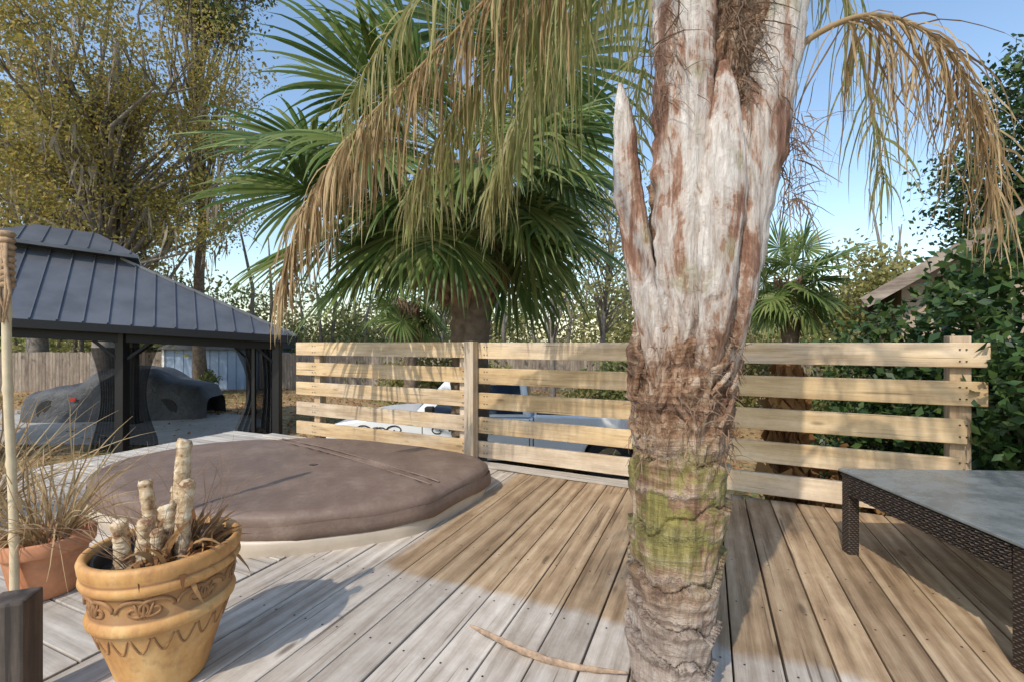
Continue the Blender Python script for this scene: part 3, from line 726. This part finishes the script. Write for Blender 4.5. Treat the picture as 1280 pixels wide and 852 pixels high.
mobj('roof',[(-.3,-.3,1.98),(4.6,-.3,1.98),(4.6,4.3,1.98),(-.3,4.3,1.98),(-.3,2,2.6),(4.6,2,2.6)],[[0,1,5,4],[2,3,4,5],[1,2,5],[3,0,4],[3,2,1,0]],simple('shingle',(.10,.095,.09),.9,var=.3,scale=20),sh)
nh=empty('neighbor_house',(6.2,8,0),math.atan2(-.62,.78))
hw=4.0; z0=1.92; zr_=z0+hw*.66; Ld=7
M_shin=simple('roof_shingle',(.13,.12,.11),.9,var=.35,scale=25,bump=.5)
mobj('roof',[(0,-.0,z0),(hw,0,zr_),(2*hw,0,z0),(0,Ld,z0),(hw,Ld,zr_),(2*hw,Ld,z0)]+[(0,0,z0-.06),(hw,0,zr_-.06),(2*hw,0,z0-.06),(0,Ld,z0-.06),(hw,Ld,zr_-.06),(2*hw,Ld,z0-.06)],[[0,1,4,3],[1,2,5,4],[6,9,10,7],[7,10,11,8],[0,6,7,1],[1,7,8,2],[3,4,10,9],[0,3,9,6]],M_shin,nh)
mb=MB(); mb.beam((-.02,-.03,z0-.13),(hw,-.03,zr_-.13),.04,.2); mb.beam((hw,-.034,zr_-.13),(2*hw,-.034,z0-.13),.04,.2)
mb.beam((-.03,0,z0-.12),(-.03,Ld,z0-.12),.04,.16)
mb.obj('fascia',M_oldfence,nh)
mb=MB(); mb.box(.5,2*hw-.5,.5,Ld-.3,GZ,z0+.25); mb.obj('walls',simple('tan_siding',(.34,.27,.20),.8,var=.1),nh)
mobj('gable_wall',[(.5,.49,z0+.2),(2*hw-.5,.49,z0+.2),(hw,.49,zr_-.1)],[[0,1,2]],simple('tan_gable',(.24,.19,.14),.8,var=.1),nh)
mb=MB(); mb.box(2.5,3.6,.46,.5,.1,1.3); mb.obj('window',simple('dark_glass',(.02,.025,.03),.1,bump=0),nh)

# ------------------------------------------------------------ pickup truck
tk=empty('pickup_truck',(-3.05,8.5,GZ),R(-3))
M_white=simple('white_car_paint',(.82,.83,.84),.3,0,.03,3,0,coat=.6)
M_glass=simple('tinted_glass',(.02,.035,.06),.06,bump=0,var=.1)
M_rub=simple('black_rubber',(.015,.015,.016),.75)
M_chrome=simple('chrome',(.6,.6,.62),.15,1,bump=0,var=.05)
def arc(cx,cz,r,n=14): return [(cx+r*math.cos(math.pi-math.pi*i/n),cz+r*math.sin(math.pi-math.pi*i/n)) for i in range(n+1)]
prof2=[(0.02,.42),(.5,.40)]+arc(1.0,.40,.43)+[(1.5,.38),(3.4,.38),(4.2,.40)]+arc(4.68,.40,.43)+[(5.2,.42),(5.85,.45),(5.88,1.10),(3.46,1.13),(3.44,1.06),(1.52,1.09),(1.35,1.09),(.55,1.03),(.12,.95),(.0,.8),(-.02,.55)]
def prism(prof,w0,w1=None,name='p',mat=None,parent=None,bevel=.0):
    n=len(prof); V=[(x,w0,z) for x,z in prof]+[(x,w1,z) for x,z in prof]
    F=[list(range(n))[::-1] ,[n+i for i in range(n)]]+[[i,(i+1)%n,n+(i+1)%n,n+i] for i in range(n)]
    return mobj(name,V,F,mat,parent,bevel=bevel)
prism(prof2,-.93,.93,'body',M_white,tk,.045)
mb=MB(); mb.box(.55,1.45,-.8,.8,.38,.85);mb.box(4.2,5.15,-.8,.8,.38,.85); mb.box(.4,5.4,-.6,.6,.25,.42); mb.obj('wheel_wells',M_rub,tk)
cabV=[(1.42,-.86,1.07),(3.42,-.86,1.07),(3.30,-.70,1.76),(2.05,-.70,1.76),(1.42,.86,1.07),(3.42,.86,1.07),(3.30,.70,1.76),(2.05,.70,1.76)]
mobj('cab',cabV,[[0,1,2,3],[7,6,5,4],[3,2,6,7],[0,3,7,4],[1,5,6,2],[4,5,1,0]],M_white,tk,bevel=.05)
def onside(x,z,s):
    t=(z-1.07)/.69; return (x,s*(.86-.16*t+.008),z)
mb=MB()
for s_ in (-1,1):
    for P_ in ([(1.72,1.13),(2.5,1.13),(2.5,1.60),(2.15,1.60)],[(2.57,1.13),(3.28,1.13),(3.22,1.60),(2.57,1.60)]):
        b=len(mb.V); mb.V+=[onside(x,z,s_) for x,z in P_]; mb.F.append([b,b+1,b+2,b+3])
b=len(mb.V); mb.V+=[(1.52,-.76,1.15),(1.52,.76,1.15),(1.98,.64,1.66),(1.98,-.64,1.66)]
mb.V[b:]=[Vector(v)+Vector((-.03,0,.028)) for v in mb.V[b:]]; mb.F.append([b,b+1,b+2,b+3])
b=len(mb.V); mb.V+=[(3.415,-.7,1.18),(3.415,.7,1.18),(3.335,.6,1.6),(3.335,-.6,1.6)]; mb.V[b:]=[Vector(v)+Vector((.014,0,0)) for v in mb.V[b:]]; mb.F.append([b,b+1,b+2,b+3])
mb.obj('windows',M_glass,tk)
mb=MB(); mb.box(3.5,5.84,-.86,.86,1.10,1.165); mb.obj('bed_cover',M_rub,tk,bevel=.02)
mb=MB()
for x in (1.62,2.53,3.38): mb.box(x,x+.012,-.934,-.929,.5,1.06); mb.box(x,x+.012,.929,.934,.5,1.06)
mb.box(1.62,3.38,-.934,-.929,.50,.51); mb.box(3.44,3.455,-.934,-.929,.5,1.1)
mb.box(.05,5.8,-.936,-.93,.44,.5)
mb.obj('panel_gaps',M_rub,tk)
mb=MB()
for x in (2.3,3.12): mb.box(x,x+.17,-.955,-.932,.93,.965)
mb.box(-.1,.1,-.9,.9,.42,.62); mb.box(5.84,5.98,-.88,.88,.45,.62); mb.obj('bumpers_and_handles',M_chrome,tk,bevel=.02)
mb=MB(); mb.box(-.03,.0,-.6,.6,.66,.9); mb.obj('grille',M_rub,tk)
mb=MB(); mb.box(-.01,.16,-.935,-.62,.74,.9); mb.box(-.01,.16,.62,.935,.74,.9); mb.obj('headlights',simple('lamp_lens',(.6,.62,.62),.08,bump=0),tk,bevel=.02)
mb=MB(); mb.box(5.80,5.89,-.936,-.8,.72,1.05); mb.box(5.80,5.89,.8,.936,.72,1.05); mb.obj('tail_lights',simple('red_lens',(.4,.01,.01),.2,bump=0),tk,bevel=.01)
mb=MB(); 
for s_ in (-1,1): mb.box(1.72,1.86,s_*1.1-.07,s_*1.1+.07,1.1,1.28); mb.box(1.78,1.82,min(s_*.88,s_*1.05),max(s_*.88,s_*1.05),1.12,1.16)
mb.obj('mirrors',M_rub,tk,bevel=.02)
mb=MB(); hb=MB()
for x in (1.0,4.68):
    for s_ in (-1,1):
        y0=s_*.68;y1=s_*.90
        mb.tube([(x,y0,.39),(x,y0+s_*.02,.39),(x,y1-s_*.03,.39),(x,y1,.39)],[.35,.385,.385,.35],36)
        hb.tube([(x,y1-s_*.05,.39),(x,y1+s_*.008,.39)],[.24,.22],28)
        for q in range(6):
            a=q*math.pi/3; hb.beam((x+.05*math.cos(a),y1+s_*.01,.39+.05*math.sin(a)),(x+.21*math.cos(a),y1+s_*.01,.39+.21*math.sin(a)),.04,.02)
mb.obj('tyres',M_rub,tk,smooth=False,bevel=.01); hb.obj('rims',M_chrome,tk)
mb=MB()
for cx_,dr_,sc in ((.62,1,1),(1.18,-1,1),(1.9,1,1.2),(2.75,-1,1.1),(3.8,1,1.3)):
    pts=[]
    for i in range(26):
        t=i/25; a=t*3.6*math.pi/1.6; r=.14*sc*(1-t)+.012; pts.append((cx_+dr_*(r*math.cos(a)+.0),-.937,.86+r*.62*math.sin(a)))
    mb.tube(pts,[.012*(1-.5*i/25) for i in range(26)],6)
    mb.tube([(cx_+dr_*(.14*sc+.06*i*sc),-.937,.86+.05*math.sin(i*.9)*sc) for i in range(6)],[.011-.0015*i for i in range(6)],6)
mb.obj('scroll_graphics',M_rub,tk)

# ------------------------------------------------------------ big terracotta planter
pp=empty('terracotta_planter',(-1.155,1.52,0)); pp.scale=(.80,.80,1)
prof3=[(0,0),(.14,0),(.15,.012),(.158,.04),(.188,.12),(.219,.20),(.234,.235),(.248,.242),(.252,.256),(.246,.27),(.236,.276),(.244,.32),(.246,.352),(.262,.36),(.270,.372),(.268,.384),(.260,.39),(.270,.405),(.274,.43),(.268,.442),(.252,.444),(.243,.436),(.24,.38),(.238,.36)]
def terra():
    t=NT('aged_terracotta'); v=t.coord(); a=t.noise(v,3.5,6,.65); b=t.noise(v,26,5,.7); st=t.noise(t.coord((14,14,1.5)),1,4)
    c=t.ramp(t.math('ADD',t.math('MULTIPLY',a,.6),t.math('MULTIPLY',st,.4)),[(.36,(.38,.17,.055)),(.5,(.56,.30,.10)),(.66,(.68,.45,.20))])
    gm=t.node('ShaderNodeNewGeometry'); pt=t.ramp(gm.outputs['Pointiness'],[(.46,1.),(.5,0.)])
    c=t.mix(t.math('MULTIPLY',pt,.75),c,(.18,.085,.04))
    c=t.mix(t.ramp(b,[(.50,0.),(.70,.55)]),c,(.32,.16,.07)); t.bump(b,.3,.004); return t.fin(c,.6)
M_terra=terra()
M_relief=simple('relief_glaze',(.28,.14,.055),.6,0,.3,20,.2)
mb=MB(); mb.lathe(prof3,96); mb.obj('pot',M_terra,pp,smooth=True)
def rad_at(z):
    for a,b in zip(prof3[:-1],prof3[1:]):
        if a[1]<=z<=b[1] and b[1]>a[1] : return a[0]+(b[0]-a[0])*(z-a[1])/(b[1]-a[1])
    return .25
mb=MB(); nsc=8
for i in range(nsc):
    ca=2*math.pi*i/nsc
    for s_ in (-1,1):
        pts=[]
        for j in range(28):
            t=j/27; a=t*2.6*math.pi; r=(.056*(1-t)+.008); u=s_*(.068-r*math.cos(a)); zz=.314+r*.56*math.sin(a)
            aa=ca+u/.246; rr=rad_at(zz)+.001; pts.append((rr*math.cos(aa),rr*math.sin(aa),zz))
        mb.tube(pts,[.0075-.0035*j/27 for j in range(28)],6)
    for k in (-1,0,1):
        aa=ca+math.pi/nsc+k*.035; mb.tube([((rad_at(z)+.002)*math.cos(aa+k*.03*q),(rad_at(z)+.002)*math.sin(aa+k*.03*q),z) for q,z in enumerate((.29,.305,.32,.338))],[.003,.006,.006,.002],6)
for i in range(20):
    aa=2*math.pi*i/20; pts=[]
    for j in range(12):
        t=j/11; z=.222-.05*math.sin(t*math.pi); a2=aa+(t-.5)*.27; rr=rad_at(z)+.0005; pts.append((rr*math.cos(a2),rr*math.sin(a2),z))
    mb.tube(pts,[.004]*12,6)
mb.obj('relief_ornament',M_relief,pp,smooth=True)
M_blk=simple('black_plastic',(.015,.015,.017),.5)
mb=MB(); mb.lathe([(.236,.36),(.236,.418),(.230,.425),(.222,.42),(.218,.34),(.0,.34)],48); mb.obj('liner',M_blk,pp,smooth=True)
mb=MB(); mb.lathe([(.22,.375),(.15,.385),(.08,.392),(0,.395)],32)
mb.V=[Vector(v)+Vector((0,0,.012*noise.noise(Vector(v)*30))) for v in mb.V]; mb.obj('soil',M_soil,pp,smooth=True)
def canemat():
    t=NT('cut_cane'); a=t.noise(t.coord((14,14,30)),1,6,.7); b=t.noise(t.coord((50,50,8)),1,4); c=t.ramp(t.math('ADD',t.math('MULTIPLY',a,.7),t.math('MULTIPLY',b,.3)),[(.40,(.20,.10,.05)),(.49,(.50,.36,.21)),(.63,(.76,.67,.51))]); t.bump(a,.9,.014); return t.fin(c,.85)
M_cane=canemat()
mb=MB()
def cane(p,q,r):
    p=Vector(p);q=Vector(q); n=50; pts=[];rd=[]; sd_=random.uniform(0,90)
    for i in range(n+1):
        t=i/n; pts.append(p.lerp(q,t)+Vector((.006*math.sin(t*5+sd_),.004*math.cos(t*6+sd_),0))); rd.append(r*(1.1-.12*t)*(1+.14*noise.noise(Vector((sd_,0,t*9)))+.05*(1 if i%7==0 else 0)+random.uniform(-.03,.03)))
    rd[-1]*=.85
    b=len(mb.V); mb.tube(pts,rd,20,jit=.05)
    cz=random.uniform(-.3,.3)
    for k in range(20):
        v=mb.V[b+n*20+k]; mb.V[b+n*20+k]=v+Vector((0,0,(v.x-q.x)*cz+random.uniform(0,.008)))
for p,q,r in (((.01,.02,.36),(.06,.03,.765),.029),((-.05,.0,.36),(-.075,-.01,.64),.024),((.10,-.05,.36),(.135,-.06,.65),.027),((-.10,-.07,.36),(-.12,-.09,.53),.027),((-.01,-.08,.36),(-.005,-.1,.54),.030),((.02,.08,.36),(-.02,.09,.59),.024),((.03,-.03,.36),(.035,-.04,.57),.032),((-.03,-.04,.36),(-.03,-.05,.51),.030),((.06,-.09,.36),(.05,-.115,.51),.024)): cane(p,q,r)
mb.obj('cut_canes',M_cane,pp,smooth=True)
mb=MB()
for i in range(150):
    a=random.uniform(-1.6,1.9); r=random.uniform(.04,.19); p=(r*math.cos(a),r*math.sin(a)*.8-.01,.385)
    mb.ribbon(p,(math.cos(a)*.7+random.gauss(0,.3),math.sin(a)*.4+random.gauss(0,.3),1),random.uniform(.08,.22),random.uniform(.012,.04),random.uniform(.5,3.0),7,wob=.18)
mb.obj('dried_leaves',M_litter,pp)
mb=MB()
for i in range(60):
    a=random.uniform(0,6.28); p=Vector((.12*math.cos(a)-.02,.12*math.sin(a),.385)); d=Vector((math.cos(a)*.6,math.sin(a)*.6,1.0)).normalized(); pts=[p]
    for j in range(7): d=(d+Vector((random.gauss(0,.22),random.gauss(0,.22),random.gauss(-.03,.1)))).normalized(); pts.append(pts[-1]+d*random.uniform(.03,.085))
    mb.tube(pts,[.0015-.00014*j for j in range(8)],4)
mb.obj('dry_twigs',simple('twig',(.26,.16,.10),.9,bump=0),pp)

# small pot + grass
sp_=empty('clay_pot',(-2.06,2.02,0)); sp_.scale=(.92,.92,1)
M_clay=simple('plain_clay',(.50,.22,.11),.75,0,.25,9,.15)
mb=MB(); mb.lathe([(0,0),(.11,0),(.12,.01),(.15,.17),(.153,.195),(.172,.197),(.178,.205),(.181,.255),(.176,.262),(.162,.26),(.158,.22),(.0,.215)],64); mb.obj('pot',M_clay,sp_,smooth=True)
mb=MB()
for i in range(170):
    a=random.uniform(0,6.28); e_=random.uniform(.1,.75); p=(.06*math.cos(a),.06*math.sin(a),.21)
    mb.ribbon(p,(math.cos(a)*e_,math.sin(a)*e_,1),random.uniform(.25,.7),random.uniform(.005,.011),random.uniform(.3,3.2),9,wob=.08)
mb.obj('dry_grass',M_straw,sp_)
og=empty('ornamental_grass',(-3.3,2.75,0)); mb=MB()
for i in range(260):
    a=random.uniform(0,6.28); e_=random.uniform(.1,.8); mb.ribbon((.08*math.cos(a),.08*math.sin(a),0),(math.cos(a)*e_,math.sin(a)*e_,1),random.uniform(.4,1.0),random.uniform(.006,.012),random.uniform(.4,2.8),9,wob=.06)
mb.obj('blades',M_straw,og)
tt_=empty('bamboo_torch',(-2.03,1.86,0)); mb=MB(); pts=[];rd=[]
for i in range(61):
    t=i/60; pts.append((-.035*t+.006*math.sin(t*7),0,1.52*t)); rd.append(.015*(1.22 if i%12==0 else 1))
mb.tube(pts,rd,14); mb.obj('pole',simple('bamboo',(.60,.49,.32),.6,0,.25,8,.1),tt_,smooth=True)
mb=MB()
for i in range(9): mb.tube([(-.03,0,1.32+i*.026),(-.03,0,1.333+i*.026),(-.03,0,1.345+i*.026)],[.020,.028,.020],12)
for i in range(5): mb.tube([(-.03+random.gauss(0,.012),-.02,1.5),(-.03+random.gauss(0,.02),-.02,1.3),(-.03+random.gauss(0,.03),-.02,1.18)],[.007,.006,.002],6)
mb.obj('woven_top',simple('woven_cane',(.36,.24,.14),.8,0,.4,40,.4),tt_,smooth=True)
dp=empty('low_post',(-1.49,1.36,0),.35)
pv=MB(); pv.box(-.3,.345,-.05,.05,-.05,.05); o=pv.obj('post',M_darkpost,dp,bevel=.008); o.rotation_euler=(0,-math.pi/2,0)

# ------------------------------------------------------------ wicker coffee table
tb=empty('wicker_coffee_table',(1.70,1.50,0),R(-3))
def wick():
    t=NT('brown_wicker'); v=t.coord((1,1,1)); w1=t.node('ShaderNodeTexWave',wave_type='BANDS',bands_direction='Z'); t.l.new(v,w1.inputs[0]); w1.inputs['Scale'].default_value=28
    w2=t.node('ShaderNodeTexWave',wave_type='BANDS',bands_direction='DIAGONAL'); t.l.new(v,w2.inputs[0]); w2.inputs['Scale'].default_value=30
    h=t.math('MULTIPLY',w1.outputs['Fac'],w2.outputs['Fac']); c=t.ramp(h,[(.05,(.018,.012,.010)),(.4,(.07,.05,.04)),(.9,(.15,.115,.09))]); t.bump(h,1.,.006); return t.fin(c,.5)
M_wick=wick()
mb=MB(); TW,TLn=1.0,.92
for x in (0,TW-.055):
    for y in (0,TLn-.055): mb.box(x,x+.055,y,y+.055,0,.415)
mb.obj('legs',M_wick,tb,bevel=.006)
mb=MB(); mb.box(.004,.051,.06,TLn-.06,.31,.414); mb.box(TW-.051,TW-.004,.06,TLn-.06,.31,.414); mb.box(.06,TW-.06,.004,.051,.31,.414); mb.box(.06,TW-.06,TLn-.051,TLn-.004,.31,.414)
mb.obj('woven_apron',M_wick,tb,bevel=.004)
mb=MB()
for k in range(9):
    z=.317+k*.0115
    for (p0,p1,nrm) in (((-.001,.06),(-.001,TLn-.06),(-1,0)),((.06,.001),(TW-.06,.001),(0,-1))):
        n=90; pts=[]
        for i in range(n+1):
            t=i/n; w=.0035*math.sin(i*math.pi/2+k*math.pi); pts.append((p0[0]+(p1[0]-p0[0])*t+nrm[0]*w,p0[1]+(p1[1]-p0[1])*t+nrm[1]*w,z))
        mb.tube(pts,.0052,5)
mb.obj('weave',M_wick,tb)
def gl():
    t=NT('dusty_table_glass'); v=t.coord(); n=t.noise(v,7,7,.7); c=t.ramp(n,[(.35,(.13,.145,.145)),(.7,(.24,.255,.25))]); t.bump(n,.05,.002)
    return t.fin(c,t.ramp(n,[(.3,.15),(.7,.4)]))
mb=MB(); mb.box(-.012,TW+.012,-.012,TLn+.012,.42,.4335); mb.obj('glass_top',gl(),tb,bevel=.004)

ff=empty('fallen_palm_sheath'); mb=MB(); P_=[(-.16,1.73,.03),(-.08,1.67,.03),(.08,1.58,.016),(.22,1.53,.012),(.38,1.50,.015)]
mb.tube([bez(P_,i/40) for i in range(41)],[.003+.011*math.sin(math.pi*i/40)**.7 for i in range(41)],10,jit=.22,flat=[.4]*41); mb.obj('husk',simple('dry_husk',(.36,.25,.17),.9,0,.45,30,.6),ff,smooth=True)
def toW(s,y): return (s*.395-y*.919, s*.919+y*.395)
pts=[]
for i in range(320):
    y=random.uniform(-3.4,-1.6); s=fe(y)-abs(random.gauss(0,.13))-.05
    X,Y=toW(s,y); pts.append((X,Y,.010+random.uniform(0,.01)))
quads('fallen_leaves',pts,.045,M_litter,flat=1,aspect=.45)

# ------------------------------------------------------------ world, sun, camera
w=bpy.data.worlds.new('World'); S.world=w; w.use_nodes=True; nt=w.node_tree; bg=nt.nodes['Background']
sk=nt.nodes.new('ShaderNodeTexSky'); sk.sky_type='NISHITA'; sk.sun_disc=False
az=R(212); el=R(44); sk.sun_elevation=el; sk.sun_rotation=az; sk.air_density=1.3; sk.dust_density=.9; sk.ozone_density=1.8
hs=nt.nodes.new('ShaderNodeHueSaturation'); hs.inputs['Saturation'].default_value=1.02; hs.inputs['Value'].default_value=1.5
nt.links.new(sk.outputs[0],hs.inputs['Color']); nt.links.new(hs.outputs[0],bg.inputs[0]); bg.inputs[1].default_value=.15
ld=bpy.data.lights.new('Sun','SUN'); ld.energy=3.3; ld.angle=R(.8); ld.color=(1,.92,.80)
so=bpy.data.objects.new('sun',ld); link(so)
sv=Vector((math.sin(az)*math.cos(el),math.cos(az)*math.cos(el),math.sin(el)))
so.rotation_euler=sv.to_track_quat('Z','Y').to_euler(); so.location=sv*30
cd=bpy.data.cameras.new('Camera'); cam=bpy.data.objects.new('Camera',cd); link(cam)
cam.location=(0,0,1.1); cam.rotation_euler=(R(90),0,0); cd.sensor_width=36; cd.lens=570/1280*36; cd.shift_y=.0016; cd.clip_end=2000; cd.clip_start=.02
S.camera=cam
S.view_settings.view_transform='Standard'; S.view_settings.look='None'; S.view_settings.exposure=0
